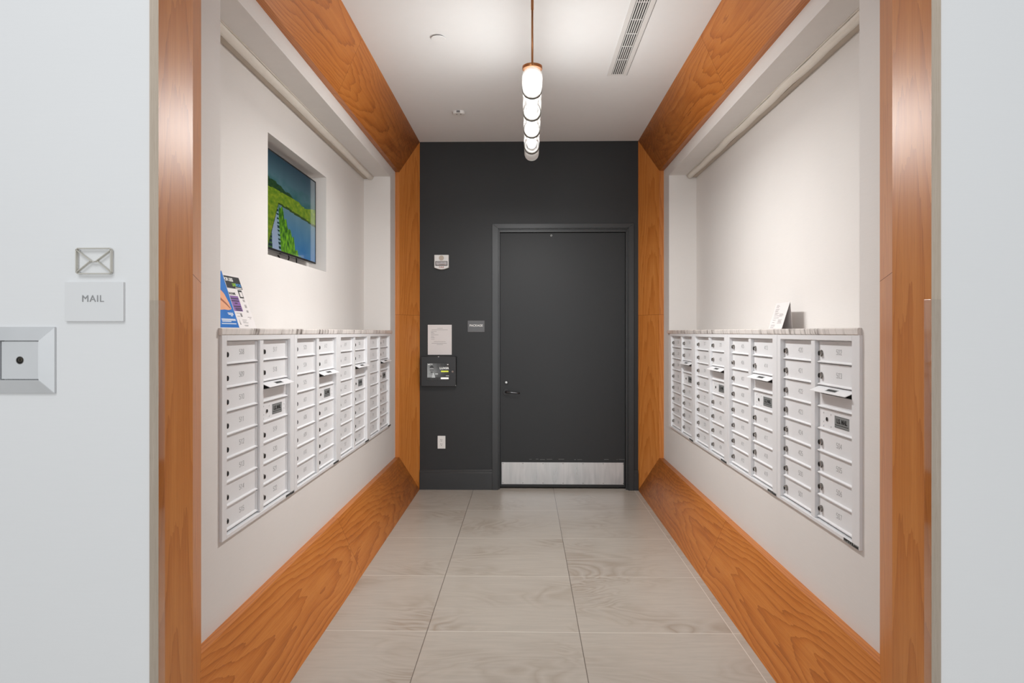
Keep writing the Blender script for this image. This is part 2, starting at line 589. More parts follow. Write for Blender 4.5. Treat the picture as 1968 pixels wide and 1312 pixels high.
def board(name, c0, c1, splits, axis, mat, seed, edge_mat=None):
    """c0, c1 = dict A,B,C,D cross-section points at the two ends; splits = seam positions along axis"""
    bm = B(); uvl = bm.loops.layers.uv.new('UVMap')
    rnd = random.Random(seed)
    wv = (c0['B']-c0['A']); wv[axis] = 0; wid = wv.length

    def at(k, t):
        return c0[k].lerp(c1[k], t)

    def tcut(k, v):
        a = c0[k][axis]; b = c1[k][axis]
        return (v-a)/(b-a)
    g = .0009
    cuts = [None]+list(splits)+[None]
    for i in range(len(cuts)-1):
        uo = rnd.uniform(0, 40); vo = rnd.uniform(-.08, .08)
        sgn = 1 if c1['A'][axis] > c0['A'][axis] else -1

        def t0(k): return 0 if cuts[i] is None else tcut(k, cuts[i]+sgn*g)
        def t1(k): return 1 if cuts[i+1] is None else tcut(k, cuts[i+1]-sgn*g)
        wk = {'A': 0, 'B': wid, 'C': wid+.04, 'D': 0}
        for a, b in (('A', 'B'), ('B', 'C'), ('C', 'D'), ('D', 'A')):
            P = [at(a, t0(a)), at(a, t1(a)), at(b, t1(b)), at(b, t0(b))]
            K = [a, a, b, b]
            quad_uv(bm, uvl, P, [(p[axis]+uo, wk[k]-wid*.45+vo) for p, k in zip(P, K)], 0)
        if cuts[i+1] is not None:
            c = cuts[i+1]
            P = [at('A', tcut('A', c-sgn*g)), at('A', tcut('A', c+sgn*g)), at('B', tcut('B', c+sgn*g)), at('B', tcut('B', c-sgn*g))]
            quad_uv(bm, uvl, P, [(0, 0)]*4, 1)
            P = [at('B', tcut('B', c-sgn*g)), at('B', tcut('B', c+sgn*g)), at('C', tcut('C', c+sgn*g)), at('C', tcut('C', c-sgn*g))]
            quad_uv(bm, uvl, P, [(0, 0)]*4, 1)
    me_o = obj(name, bm, [mat, 'seam'])
    return struct(me_o)


tn = 1
for s in (-1, 1):
    d = SIDE[s]
    V = Vector

    def corner(far, top):
        ya = YB if far else d['yi']; yb = YB-.236 if far else d['ys']
        za = ZC if top else 0; zb = ZW1 if top else ZW0
        return dict(A=V((s*d['xi'], ya, za)), B=V((s*d['xb'], yb, zb)), C=V((s*(d['xw']+.002), yb, zb)), D=V((s*(d['xw']+.002), ya, za)))
    fb, ft, nb, nt = corner(1, 0), corner(1, 1), corner(0, 0), corner(0, 1)
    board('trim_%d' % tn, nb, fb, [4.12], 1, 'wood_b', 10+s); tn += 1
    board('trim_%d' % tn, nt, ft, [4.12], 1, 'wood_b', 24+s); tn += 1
    board('trim_%d' % tn, fb, ft, [1.66], 2, 'wood', 37+s); tn += 1
    board('trim_%d' % tn, nb, nt, [1.675], 2, 'wood', 41+s); tn += 1
    # jamb lining at the mouth of the passage, grey edge towards the lobby
    bm = B(); uvl = bm.loops.layers.uv.new('UVMap')
    x0, x1 = s*d['xi'], s*(d['xi']+.025); y0, y1 = d['yj'], d['yi']
    rnd = random.Random(5+s)
    for (z0, z1) in ((0, ZC),):
        uo = 12.3 if s < 0 else 12.3
        for P, w, mi in (
            ([V((x0, y0, z0)), V((x0, y1, z0)), V((x0, y1, z1)), V((x0, y0, z1))], [-.095, .095, .095, -.095], 0),
            ([V((x1, y0, z0)), V((x0, y0, z0)), V((x0, y0, z1)), V((x1, y0, z1))], [0, .025, .025, 0], 1),
            ([V((x1, y1, z0)), V((x1, y0, z0)), V((x1, y0, z1)), V((x1, y1, z1))], [0, .2, .2, 0], 0),
            ([V((x0, y1, z0)), V((x1, y1, z0)), V((x1, y1, z1)), V((x0, y1, z1))], [0, .025, .025, 0], 0)):
            quad_uv(bm, uvl, P, [(p[2]+uo, q*1.0) for p, q in zip(P, w)], mi)
    struct(obj('trim_%d' % tn, bm, ['wood', 'grey_wood'])); tn += 1

# baseboards on the charcoal wall
for side, x0, x1 in (('left', -1.004, -.3125), ('right', 1.0325, 1.074)):
    bm = B()
    prism(bm, [(x0, YB, 0), (x0, YB-.018, 0), (x0, YB-.018, .158), (x0, YB-.012, .166), (x0, YB-.012, .182), (x0, YB-.006, .190), (x0, YB, .190)], (x1-x0, 0, 0))
    struct(obj('baseboard_'+side, bm, 'frame'))

# ------------------------------------------------------------------ door
YD = YB+.045
bm = B(); box(bm, -.240, .958, YD, YD+.045, .016, 2.452)
door = struct(obj('door_1', bm, 'door', bevel=.002))
bm = B()
fx0, fx1, fz = -.3115, 1.0315, 2.529
w = .056
yf = YB-.022
# mitred face members
for pts in (
    [(fx0, yf, 0), (fx0+w, yf, 0), (fx0+w, yf, fz-.043), (fx0, yf, fz)],
    [(fx1-w+.006, yf, 0), (fx1, yf, 0), (fx1, yf, fz), (fx1-w+.006, yf, fz-.043)],
    [(fx0, yf, fz), (fx0+w, yf, fz-.043), (fx1-w+.006, yf, fz-.043), (fx1, yf, fz)]):
    prism(bm, pts, (0, YB-yf, 0))
# rebate and stop, stepping back to the leaf
for (a, b, zt, ya, yb_) in ((fx0+w-.004, fx0+w+.006, fz-.049, yf+.016, YD+.05), (fx0+w+.004, -.2405, fz-.062, yf+.034, YD+.05)):
    box(bm, a, b, ya, yb_, 0, DZ-.002)
    # mirrored on the right
for (a, b, ya) in ((.975, .9855, yf+.016), (.9585, .977, yf+.034)):
    box(bm, a, b, ya, YD+.05, 0, DZ-.002)
box(bm, -.25, .975, yf+.016, YD+.05, 2.476, DZ-.001)
box(bm, -.24, .965, yf+.034, YD+.05, 2.4535, 2.478)
obj('door_frame', bm, 'frame', door, .0012)
bm = B(); box(bm, -.2245, .9435, YD-.0022, YD, .042, .252)
kp = obj('kick_plate', bm, 'kick', door, .0005)
for i in range(7):
    for zz in (.054, .241):
        b2 = B(); x = -.212+i*.192
        cyl(b2, (x, YD-.0036, zz), (x, YD-.002, zz), .0036, 10)
        obj('screw', b2, 'ringdark', kp)
# scuffed paint line above the kick plate
bm = B()
rnd = random.Random(3)
x = .04
while x < .90:
    L = rnd.uniform(.01, .07)
    z = .279+rnd.uniform(-.0025, .0025)
    if rnd.random() < .8:
        box(bm, x, x+L, YD-.0006, YD+.0001, z, z+rnd.uniform(.0012, .003))
    x += L+rnd.uniform(0, .03)
obj('scuff_mark', bm, 'greytext', door)
# lever handle with round rose
bm = B()
cyl(bm, (-.182, YD-.010, .925), (-.182, YD, .925), .031, 32)
rose = obj('handle_rose', bm, 'black', door, .002)
bm = B()
sweep(bm, [(-.180, YD-.004, .929), (-.180, YD-.045, .929), (-.170, YD-.058, .929), (-.13, YD-.062, .926), (-.08, YD-.061, .922), (-.050, YD-.058, .919)], [.011, .011, .0105, .009, .008, .007], 14)
obj('lever', bm, simple('satin_dark_lever', (88, 88, 90), .25, .9), rose)
bm = B(); cyl(bm, (-.179, YD-.012, 1.019), (-.179, YD, 1.019), .0225, 28)
lk = obj('lock_collar', bm, 'black', door, .002)
bm = B(); cyl(bm, (-.179, YD-.0155, 1.019), (-.179, YD-.011, 1.019), .010, 20); box(bm, -.1835, -.1745, YD-.0175, YD-.0154, 1.010, 1.028)
obj('lock_cylinder', bm, 'chrome', lk)
bm = B(); tube(bm, (.252, YD-.005, 2.425), (.252, YD, 2.425), .009, .004, 20)
pe = obj('peephole_ring', bm, 'chrome', door)
bm = B(); cyl(bm, (.252, YD-.003, 2.425), (.252, YD, 2.425), .0045, 14)
obj('peephole_lens', bm, 'slot', pe)

# ------------------------------------------------------------------ mailbox units
DIG = {
    '0': [[(.2, 0), (.8, 0), (1, .25), (1, .75), (.8, 1), (.2, 1), (0, .75), (0, .25), (.2, 0)]],
    '1': [[(.2, .8), (.5, 1), (.5, 0)]],
    '2': [[(0, .75), (.2, 1), (.8, 1), (1, .75), (1, .6), (0, 0), (1, 0)]],
    '3': [[(0, .85), (.2, 1), (.8, 1), (1, .8), (.8, .54), (.4, .54)], [(.8, .54), (1, .3), (.8, 0), (.2, 0), (0, .15)]],
    '4': [[(.75, 0), (.75, 1), (0, .3), (1, .3)]],
    '5': [[(.95, 1), (.1, 1), (.05, .55), (.7, .6), (1, .4), (1, .2), (.8, 0), (.2, 0), (0, .15)]],
    '6': [[(.9, 1), (.4, .85), (0, .4), (0, .2), (.2, 0), (.8, 0), (1, .2), (1, .4), (.8, .58), (.2, .58), (0, .4)]],
    '7': [[(0, 1), (1, 1), (.35, 0)]],
    '8': [[(.5, .54), (.15, .65), (.1, .9), (.3, 1), (.7, 1), (.9, .9), (.85, .65), (.5, .54), (.1, .4), (0, .2), (.2, 0), (.8, 0), (1, .2), (.9, .4), (.5, .54)]],
    '9': [[(.1, 0), (.6, .15), (1, .6), (1, .8), (.8, 1), (.2, 1), (0, .8), (0, .6), (.2, .42), (.8, .42), (1, .6)]],
}


def digits(bm, s, cx, cz, y, h=.0200, w=.0115, gap=.0055, t=.00085):
    tot = len(s)*w+(len(s)-1)*gap
    x0 = cx-tot/2
    for ch in s:
        for line in DIG[ch]:
            for (ax, az), (bx, bz) in zip(line, line[1:]):
                a = Vector((x0+ax*w, 0, cz-h/2+az*h)); b = Vector((x0+bx*w, 0, cz-h/2+bz*h))
                d = (b-a).normalized(); n = Vector((-d.z, 0, d.x))*t; e = d*t*.7
                P = [a-n-e, b-n+e, b+n+e, a+n-e]
                prism(bm, [(p.x, y, p.z) for p in P], (0, -.0004, 0))
        x0 += w+gap


ROW0, RP = 1.4625-ZU0, .0955      # local heights inside a unit
COL = ((.046, .384), (.430, .762))
UW = .8225
FR = -.012                        # face of the frame, proud of the wall
DP = .010                         # face of the doors


def make_unit(name, label, numbers, loc, rz, width):
    root = empty(name, loc, rz)
    tag(root, label, 'mailbox', 'white mailbox banks below the marble counters')
    H_ = ZU1-ZU0
    bm = B()
    # frame: stiles, mullion, rails, with returns to the doors and a backing pan
    box(bm, .001, COL[0][0]-.002, FR, .03, .0, H_)
    box(bm, COL[1][1]+.002, width-.001, FR, .03, .0, H_)
    box(bm, COL[0][1]+.003, COL[1][0]-.003, FR+.004, .03, .016, H_-.022)
    box(bm, COL[0][0]-.002, COL[1][1]+.002, FR, .03, H_-.022, H_)
    box(bm, COL[0][0]-.002, COL[1][1]+.002, FR, .03, .0, .0155)
    box(bm, .01, width-.01, .03, .10, .004, H_-.004)
    obj('frame', bm, 'steel_white', root, .0016)
    # inner rebate lips
    bm = B()
    for (a, b) in COL:
        box(bm, a-.002, b+.002, -.002, .03, ROW0+.0005, H_-.0215)
    obj('top_rail', bm, 'steel_white', root, .001)
    k = 0
    for ci, (a, b) in enumerate(COL):
        for r in range(8):
            zt = ROW0-r*RP; zb = zt-RP
            if ci == 1 and r == 2:
                continue
            mail = (ci == 1 and r == 3)
            bm = B()
            box(bm, a, b, DP, DP+.012, zb+.0035, zt-.001)
            # lip along the foot of the door, bevelled forward; small return on the latch-free side
            prism(bm, [(a, DP+.004, zb+.013), (a, DP-.009, zb+.0075), (a, DP-.009, zb+.003), (a, DP+.004, zb+.003)], (b-a, 0, 0))
            prism(bm, [(b-.010, DP+.004, zb+.003), (b-.005, DP-.007, zb+.003), (b, DP-.007, zb+.003), (b, DP+.004, zb+.003)], (0, 0, RP-.006))
            dr = obj('collection_door' if mail else 'door', bm, 'steel_white', root, .0006)
            zl = zt-.053
            if mail:
                zc = (zt+zb)/2+.004
                b2 = B(); box(b2, .577, .700, DP-.0012, DP, zc-.0235, zc+.0235)
                pl = obj('label_plate', b2, 'plate_grey', dr)
                pl['label'] = 'grey label plate reading U.S. MAIL'
                text('lettering', 'U.S. MAIL', .026, 'ink', pl, (.6385, DP-.0013, zc+.003), bold=.0009, sx=.86)
                b2 = B(); box(b2, .583, .694, DP-.0018, DP-.0011, zc-.0135, zc-.0112); box(b2, .577, .700, DP-.0018, DP-.0011, zc+.0222, zc+.0235); box(b2, .577, .700, DP-.0018, DP-.0011, zc-.0235, zc-.0222)
                obj('printed_line', b2, 'ink', pl)
                b2 = B(); cyl(b2, (.508, DP-.003, zc), (.508, DP, zc), .0085, 18); obj('lock', b2, 'chrome', dr)
                b2 = B(); cyl(b2, (.509, DP-.0045, zc), (.509, DP-.001, zc), .0055, 14); obj('keyhole', b2, 'slot', dr)
                for px, pz in ((.472, .026), (.472, -.012), (.472, -.030), (.540, .024), (.540, -.026), (.735, -.010), (.735, .012)):
                    b2 = B(); cyl(b2, (px, DP-.0025, zc+pz), (px, DP, zc+pz), .0042, 10); obj('rivet', b2, 'steel_white', dr)
                continue
            b2 = B()
            xl = a+.026
            cyl(b2, (xl, DP, zl), (xl, DP-.004, zl), .0145, 20)
            cyl(b2, (xl, DP-.004, zl), (xl, DP-.013, zl), .0120, 20, .0108)
            ck = obj('lock', b2, 'chrome', dr, .0008)
            b2 = B(); cyl(b2, (xl, DP-.0130, zl), (xl, DP-.0136, zl), .0075, 14); box(b2, xl-.0015, xl+.0015, DP-.0146, DP-.0130, zl-.0065, zl+.0065)
            obj('keyhole', b2, 'slot', ck)
            b2 = B(); digits(b2, numbers[k], (a+b)/2+.018, zt-.045, DP)
            obj('door_number', b2, 'digits', dr)
            k += 1
    # outgoing mail slot with its open hooded flap
    a, b = COL[1]
    zt = ROW0-2*RP; zb = zt-RP
    bm = B()
    box(bm, a, b, DP, DP+.012, zb+.0035, zt-.036)
    box(bm, a, a+.012, DP, DP+.012, zt-.036, zt-.001)
    box(bm, b-.012, b, DP, DP+.012, zt-.036, zt-.001)
    box(bm, a, b, DP, DP+.012, zt-.008, zt-.001)
    prism(bm, [(a, DP+.004, zb+.013), (a, DP-.009, zb+.0075), (a, DP-.009, zb+.003), (a, DP+.004, zb+.003)], (b-a, 0, 0))
    sp = obj('slot_panel', bm, 'steel_white', root, .0006)
    bm = B(); box(bm, a+.01, b-.01, DP+.011, DP+.02, zt-.038, zt-.005)
    obj('slot_opening', bm, 'slot', sp)
    bm = B()
    x0, x1 = a+.004, b-.004
    prism(bm, [(x0, DP-.001, zt-.002), (x0, DP-.044, zt-.021), (x0, DP-.044, zt-.024), (x0, DP-.001, zt-.005)], (x1-x0, 0, 0))
    fl = obj('slot_flap', bm, 'steel_white', root, .0005)
    # printed label on the sloping flap
    bm = B()
    n = Vector((0, -.019, .043)).normalized()*.0006

    def fp(x, t): return Vector((x, DP-.001-.043*t, zt-.002-.019*t))+n
    q = [fp(a+.125, .30), fp(a+.125, .72), fp(a+.215, .72), fp(a+.215, .30)]
    prism(bm, q, n*-.8)
    lb = obj('flap_label', bm, 'plate_grey', fl)
    bm = B()
    rnd = random.Random(9)
    x = a+.131
    while x < a+.208:
        wd = rnd.uniform(.002, .006)
        prism(bm, [fp(x, .42)+n, fp(x, .62)+n, fp(x+wd, .62)+n, fp(x+wd, .42)+n], n*-.9)
        x += wd+.0014
    obj('printed_line', bm, 'ink', lb)
    # maker's plate on the bottom rail
    bm = B(); box(bm, width-.125, width-.006, FR-.001, FR+.0004, .001, .0145)
    mp = obj('maker_label', bm, 'plate_grey', root); mp['label'] = 'small grey and black label strip on the bottom rail'
    bm = B()
    x = width-.122
    for wd, hh in ((.030, .004), (.006, .008), (.010, .007), (.009, .010), (.034, .004)):
        box(bm, x, x+wd, FR-.0016, FR-.0009, .0085-hh/2, .0085+hh/2); x += wd+.006
    box(bm, width-.050, width-.010, FR-.0016, FR-.0009, .003, .0055)
    box(bm, width-.122, width-.075, FR-.0016, FR-.0009, .0115, .0135)
    obj('printed_line', bm, 'ink', mp)
    return root


def rng(*a):
    out = []
    for x in a:
        if isinstance(x, tuple): out += [str(i) for i in range(x[0], x[1]+1)]
        else: out.append(str(x))
    return out


LU = [rng((508, 515), (517, 522)), rng((523, 525), (607, 615), 617, 618), rng((619, 625), (707, 713)), rng(714, 715, (717, 725), (807, 809))]
RU = [rng(302, (303, 309), (310, 315)), rng((317, 324), 325, 400, (401, 404)), rng((405, 412), 413, 414, 415, 417, 418, 419), rng((420, 425), (500, 507))]
posn = ['nearest to the viewer, doors 508 to 522', 'second from the viewer', 'third from the viewer', 'farthest, beside the charcoal end wall']
for i in range(4):
    d = SIDE[-1]
    make_unit('mailbox_unit', 'white metal mailbox bank in the left wall, '+posn[i], LU[i], (-d['xw'], d['u0']+i*d['p'], ZU0), PI/2, d['p']-.001)
posr = ['farthest, beside the charcoal end wall', 'second from the end wall', 'third from the end wall', 'nearest to the viewer, doors 420 to 507']
for i in range(4):
    d = SIDE[1]
    make_unit('mailbox_unit', 'white metal mailbox bank in the right wall, '+posr[i], RU[i], (d['xw'], d['u0']+(4-i)*d['p'], ZU0), -PI/2, d['p']-.001)

# ------------------------------------------------------------------ marble counters
for s, side in ((-1, 'left'), (1, 'right')):
    d = SIDE[s]
    xf = d['xw']-.016; xb = d['xn']-.001
    bm = B()
    P = [(xf+.0035, ZU1), (xf, ZU1+.0035), (xf, ZCT-.004), (xf+.004, ZCT), (xb, ZCT), (xb, ZU1)]
    prism(bm, [(s*x, d['n0']+.001, z) for x, z in P], (0, d['n1']-d['n0']-.002, 0))
    # ears that lap over the wall at both ends
    for y0, y1 in ((d['n0']-.018, d['n0']+.0012), (d['n1']-.0012, d['n1']+.014)):
        P2 = [(xf+.0035, ZU1), (xf, ZU1+.0035), (xf, ZCT-.004), (xf+.004, ZCT), (d['xw']-.0005, ZCT), (d['xw']-.0005, ZU1)]
        prism(bm, [(s*x, y0, z) for x, z in P2], (0, y1-y0, 0))
    o = obj('marble_counter', bm, 'marble')
    tag(o, 'white grey-veined marble counter slab above the %s wall mailboxes' % side, 'counter', 'marble counters')

# ------------------------------------------------------------------ light channels under the niche soffits
for s, side in ((-1, 'left'), (1, 'right')):
    d = SIDE[s]
    root = empty('cove_light_channel', (s*d['xn'], (d['n0']+d['n1'])/2, ZN))
    tag(root, 'long off-white half-round light channel along the soffit of the %s niche' % side, 'light channel', 'light channels under the niche soffits')
    y0, y1 = d['n0']+.004-root.location.y, d['n1']-.004-root.location.y
    bm = B()
    n = 10; prof = []
    cxp, r = .058, .027
    for i in range(n+1):
        t = PI*i/n
        prof.append((cxp+r*math.cos(t), -.006-r*math.sin(t)*.95))
    steps = 24
    rows = []
    for k in range(steps+1):
        y = y0+(y1-y0)*k/steps
        wob = (.0035*math.sin(k*1.7)+.0025*math.sin(k*.9)) if s > 0 else .0012*math.sin(k*.8)
        rows.append([bm.verts.new((-s*(x+wob*(.5 if z > -.01 else 1)), y, z)) for x, z in prof])
    for A_, B_ in zip(rows, rows[1:]):
        for i in range(n):
            bm.faces.new((A_[i], A_[i+1], B_[i+1], B_[i])).smooth = True
        bm.faces.new((A_[n], A_[0], B_[0], B_[n]))
    bm.faces.new(rows[0]); bm.faces.new(rows[-1][::-1])
    obj('rounded_cover', bm, simple('off_white_cover', (226, 220, 210), .35), root)
    bm = B(); a, b = sorted((-s*.0005, -s*.034)); box(bm, a, b, y0, y1, -.020, -.0005)
    obj('back_rail', bm, simple('taupe_rail', (188, 177, 163), .6), root, .001)
    bm = B(); a, b = sorted((-s*.0855, -s*.089)); box(bm, a, b, y0, y1, -.008, -.0005)
    obj('front_lip', bm, simple('lip_grey', (206, 198, 188), .5), root)

# ------------------------------------------------------------------ television


def fbm(x, y, z=0.0, o=4):
    v = 0; a = .5; f = 1
    for _ in range(o):
        v += a*noise.noise((x*f, y*f, z)); a *= .5; f *= 2.1
    return v


def mixc(a, b, t):
    t = max(0, min(1, t)); return tuple(a[i]+(b[i]-a[i])*t for i in range(3))


def grid_screen(name, x0, x1, z0, z1, y, nx, nz, fn, mat, parent):
    bm = B()
    vs = [[bm.verts.new((x0+(x1-x0)*i/nx, y, z0+(z1-z0)*j/nz)) for i in range(nx+1)] for j in range(nz+1)]
    cl = bm.loops.layers.color.new('Col')
    for j in range(nz):
        for i in range(nx):
            f = bm.faces.new((vs[j][i], vs[j][i+1], vs[j+1][i+1], vs[j+1][i]))
            c = fn((i+.5)/nx, 1-(j+.5)/nz)
            c = lin(tuple(max(0, min(255, q)) for q in c))
            for l in f.loops:       # byte colour layer stores display values, convert back
                l[cl] = tuple(((q*12.92) if q <= .0031308 else 1.055*q**(1/2.4)-.055) for q in c[:3])+(1,)
    me = bpy.data.meshes.new(name); bm.normal_update(); bm.to_mesh(me); bm.free()
    me.materials.append(M[mat])
    o = bpy.data.objects.new(name, me); C.objects.link(o); o.parent = parent
    return o


def landscape(s, t):
    """s 0..1 left to right (0.13 = first visible column), t 0..1 top to bottom"""
    s2 = (s-.11)/.89
    w = fbm(s*7, t*7, 1)*.05
    ridge = .27+.13*min(1, s2/.75)+.02*fbm(s*12, 0, 4)*2
    if s2 > .75: ridge = .40-.06*(s2-.75)/.25
    bank0 = .375-.02*s2+w*.4; bank1 = (.50+.06*s2+w*.5) if s2 > .18 else .50+(.18-s2)*2.5
    if t < ridge:
        c = mixc((46, 66, 78), (92, 126, 134), t/ridge)
        m = fbm(s*6, t*9, 2)
        c = mixc(c, (34, 88, 84), max(0, (t-.16)*3.2)+m*.8-.15)
        return c
    if t < bank0:
        return mixc((24, 60, 38), (52, 84, 40), .5+fbm(s*30, t*30, 3)*1.5)
    if t < bank1:
        c = mixc((92, 130, 28), (150, 168, 40), .5+fbm(s*18, t*26, 5)*1.4)
        if t > bank1-.025: c = mixc(c, (40, 62, 26), .8)
        return c
    # foreground
    road_l = .02+.02*(t-.5); road_r = .11+.17*(t-.5)*(1.1)
    if s2 < .20+.12*(t-.5):
        if .03+.06*(t-.5) < s2 < .12+.13*(t-.5):
            return mixc((128, 146, 150), (170, 186, 214), t)
        dash = (int(t*46) % 2 == 0)
        if s2 < .03+.06*(t-.5): return (24, 48, 52) if dash else (70, 110, 60)
        if s2 < .16+.13*(t-.5): return (20, 60, 60) if dash else (140, 170, 180)
    tuft = .62+.52*max(0, (s2-.22))/.42
    if .18 < s2 < .70 and t > tuft-.10+w*1.6+.03*math.sin(s*90):
        return mixc((46, 96, 20), (130, 196, 30), .5+fbm(s*50, t*14, 6)*1.8+(t-.8))
    c = mixc((104, 134, 146), (30, 112, 180), (t-.5)*1.8)
    c = mixc(c, (120, 160, 180), .35*fbm(s*9, t*5, 8)+.12)
    return c


tvx = -SIDE[-1]['xn']-.055           # front of the glass
ty0, ty1, tz0, tz1 = 3.752, 4.728, 1.982, 2.566
tv = empty('television', (-SIDE[-1]['xn']-.13, (ty0+ty1)/2, tz0), PI/2)
tag(tv, 'flat television showing a green riverside landscape, set in the left wall recess', 'television')
hw = (ty1-ty0)/2; th = tz1-tz0
# local: x along wall, -y towards the room
yl = -.075
bm = B(); box(bm, -hw, hw, yl+.002, yl+.035, 0, th)
obj('case', bm, 'bezel', tv, .002)
bm = B()
bz = .007
box(bm, -hw, hw, yl-.001, yl+.003, th-bz, th); box(bm, -hw, hw, yl-.001, yl+.003, 0, .012)
box(bm, -hw, -hw+bz, yl-.001, yl+.003, 0, th); box(bm, hw-bz, hw, yl-.001, yl+.003, 0, th)
obj('bezel', bm, 'black', tv)
grid_screen('screen', -hw+bz, hw-bz, .012, th-bz, yl+.0012, 190, 110, landscape, 'screen', tv)
bm = B(); box(bm, -.16, .16, yl+.034, -.001, .14, .42)
obj('wall_bracket', bm, 'black', tv)
bm = B()
sweep(bm, [(.05, yl+.03, .05), (.06, yl+.04, -.01), (.04, yl+.045, -.028), (.0, -.012, -.030), (-.05, -.006, .0)], .004, 8)
sweep(bm, [(.17, yl+.03, .05), (.19, yl+.035, -.01), (.22, yl+.045, -.030), (.23, yl+.05, -.045)], .004, 8)
obj('cable', bm, 'black', tv)

# ------------------------------------------------------------------ leaflets on the left counter


def leaning(name, label, cat, sidesgn, xbot, xtop, ycen, w, h, mat, thick=.0008):
    """sheet leaning back against the wall: local x along the wall, z up the sheet, -y to the room"""
    root = bpy.data.objects.new(name, None); C.objects.link(root)
    lean = math.asin(abs(xtop-xbot)/h)
    root.location = (xbot, ycen, ZCT+.0006)
    root.rotation_mode = 'XYZ'
    rz = PI/2 if sidesgn < 0 else -PI/2
    root.rotation_euler = (Matrix.Rotation(rz, 3, 'Z') @ Matrix.Rotation(-lean, 3, 'X')).to_euler()
    tag(root, label, cat)
    bm = B(); box(bm, -w/2, w/2, 0, thick, 0, h)
    obj('sheet', bm, mat, root)
    return root


def pr(bm, x0, x1, z0, z1, y=-.0003):
    box(bm, x0, x1, y, .0002, z0, z1)


fly = leaning('flyer', 'white printed flyer with black header and purple panel leaning on the left niche wall', 'flyer', -1, -1.335, -1.428, 3.205, .214, .279, 'paper')
bm = B(); pr(bm, -.100, .100, .205, .268); hd = obj('header_panel', bm, 'ink', fly)
text('lettering', 'FOR LESS', .024, 'white_ink', hd, (-.03, -.0006, .249), bold=.0006)
text('lettering', 'LIVE', .022, 'green_ink', hd, (.015, -.0006, .224), bold=.0006)
text('lettering', 'MORE', .022, 'cyan_ink', hd, (.065, -.0006, .224), bold=.0006)
bm = B(); pr(bm, .02, .09, .208, .2115, -.0007); obj('printed_line', bm, 'white_ink', hd)
bm = B(); pr(bm, -.092, .014, .088, .166); pp = obj('purple_panel', bm, 'purple', fly)
bm = B()
for z, a, b in ((.152, -.078, .006), (.140, -.078, .006), (.128, -.05, -.02), (.112, -.07, .004), (.102, -.062, .002), (.094, -.06, .004)):
    pr(bm, a, b, z-.0022, z+.0022, -.0007)
obj('printed_line', bm, 'ink', pp)
text('lettering', 'Account', .023, 'ink', fly, (-.045, -.0004, .179), bold=.0003)
bm = B(); pr(bm, .034, .080, .158, .200); ic = obj('device_picture', bm, 'ink', fly)
bm = B(); pr(bm, .044, .074, .165, .190, -.0007); obj('device_screen', bm, 'paper', ic)
bm = B()
for z in (.150, .146, .141, .123, .118, .114, .110, .094, .090, .086):
    pr(bm, .055, .078, z-.0013, z+.0013)
for z, a, b in ((.06, .045, .09), (.052, .06, .08), (.044, -.03, .02), (.036, -.03, .01), (.030, -.03, .03), (.018, -.025, .02), (.013, -.02, .015), (.078, -.07, -.03), (.062, -.07, -.04)):
    pr(bm, a, b, z-.001, z+.001)
box(bm, -.03, -.012, -.0003, .0002, .060, .078)
prism(bm, [(-.068, -.0004, .02), (-.058, -.0004, .02), (-.064, -.0004, .048)], (0, .0005, 0))
obj('printed_line', bm, 'greytext', fly)

bro = leaning('brochure', 'blue brochure with a hand photograph in front of the white flyer, far left counter', 'brochure', -1, -1.300, -1.385, 2.925, .212, .279, 'blue')
bm = B(); box(bm, .104, .1075, -.0006, .0008, 0, .279); box(bm, -.106, .1075, -.0006, .0008, 0, .0035); box(bm, -.106, .1075, -.0006, .0008, .2755, .279)
obj('white_border', bm, 'paper', bro)
bm = B()
prism(bm, [(-.09, -.0004, .175), (.03, -.0004, .182), (.055, -.0004, .165), (.078, -.0004, .120), (.083, -.0004, .092), (.05, -.0004, .086), (.01, -.0004, .088), (-.09, -.0004, .08)], (0, .0005, 0))
hp = obj('hand_photograph', bm, 'skin', bro)
bm = B()
prism(bm, [(-.005, -.0007, .150), (.012, -.0007, .140), (.050, -.0007, .118), (.076, -.0007, .096), (.070, -.0007, .094), (.040, -.0007, .112), (.005, -.0007, .130), (-.01, -.0007, .135)], (0, .0005, 0))
obj('finger_crease', bm, 'skin_d', hp)
bm = B()
for z, a, b in ((.072, .03, .085), (.066, .035, .085), (.060, .055, .075), (.038, -.05, .092), (.032, -.05, .04), (.043, -.05, .09), (.022, -.06, .085)):
    pr(bm, a, b, z-.0016, z+.0016)
obj('printed_line', bm, 'white_ink', bro)
bm = B(); pr(bm, -.05, .02, .2014, .2046); obj('printed_line', bm, 'white_ink', bro)

# folded card on the right counter
card = empty('folded_card', (1.392, 3.765, ZCT+.0006), -PI/2-.03)
tag(card, 'white folded tent card standing on the right marble counter', 'card')
bm = B()
w2 = .108
prism(bm, [(-w2, 0, 0), (-w2, .046, .148), (-w2, .0465, .148), (-w2, .0008, 0)], (2*w2, 0, 0))
obj('front_panel', bm, 'paper', card)
bm = B()
prism(bm, [(-w2, .046, .148), (-w2, .058, 0), (-w2, .0588, 0), (-w2, .0468, .148)], (2*w2, 0, 0))
obj('back_panel', bm, 'paper', card)
bm = B()


def cardline(a, b, t):
    z = t*.148; y = t*.046
    prism(bm, [(a, y-.0007, z), (a, y-.0007+.0005, z+.0016), (b, y-.0007+.0005, z+.0016), (b, y-.0007, z)], (0, .0004, 0))


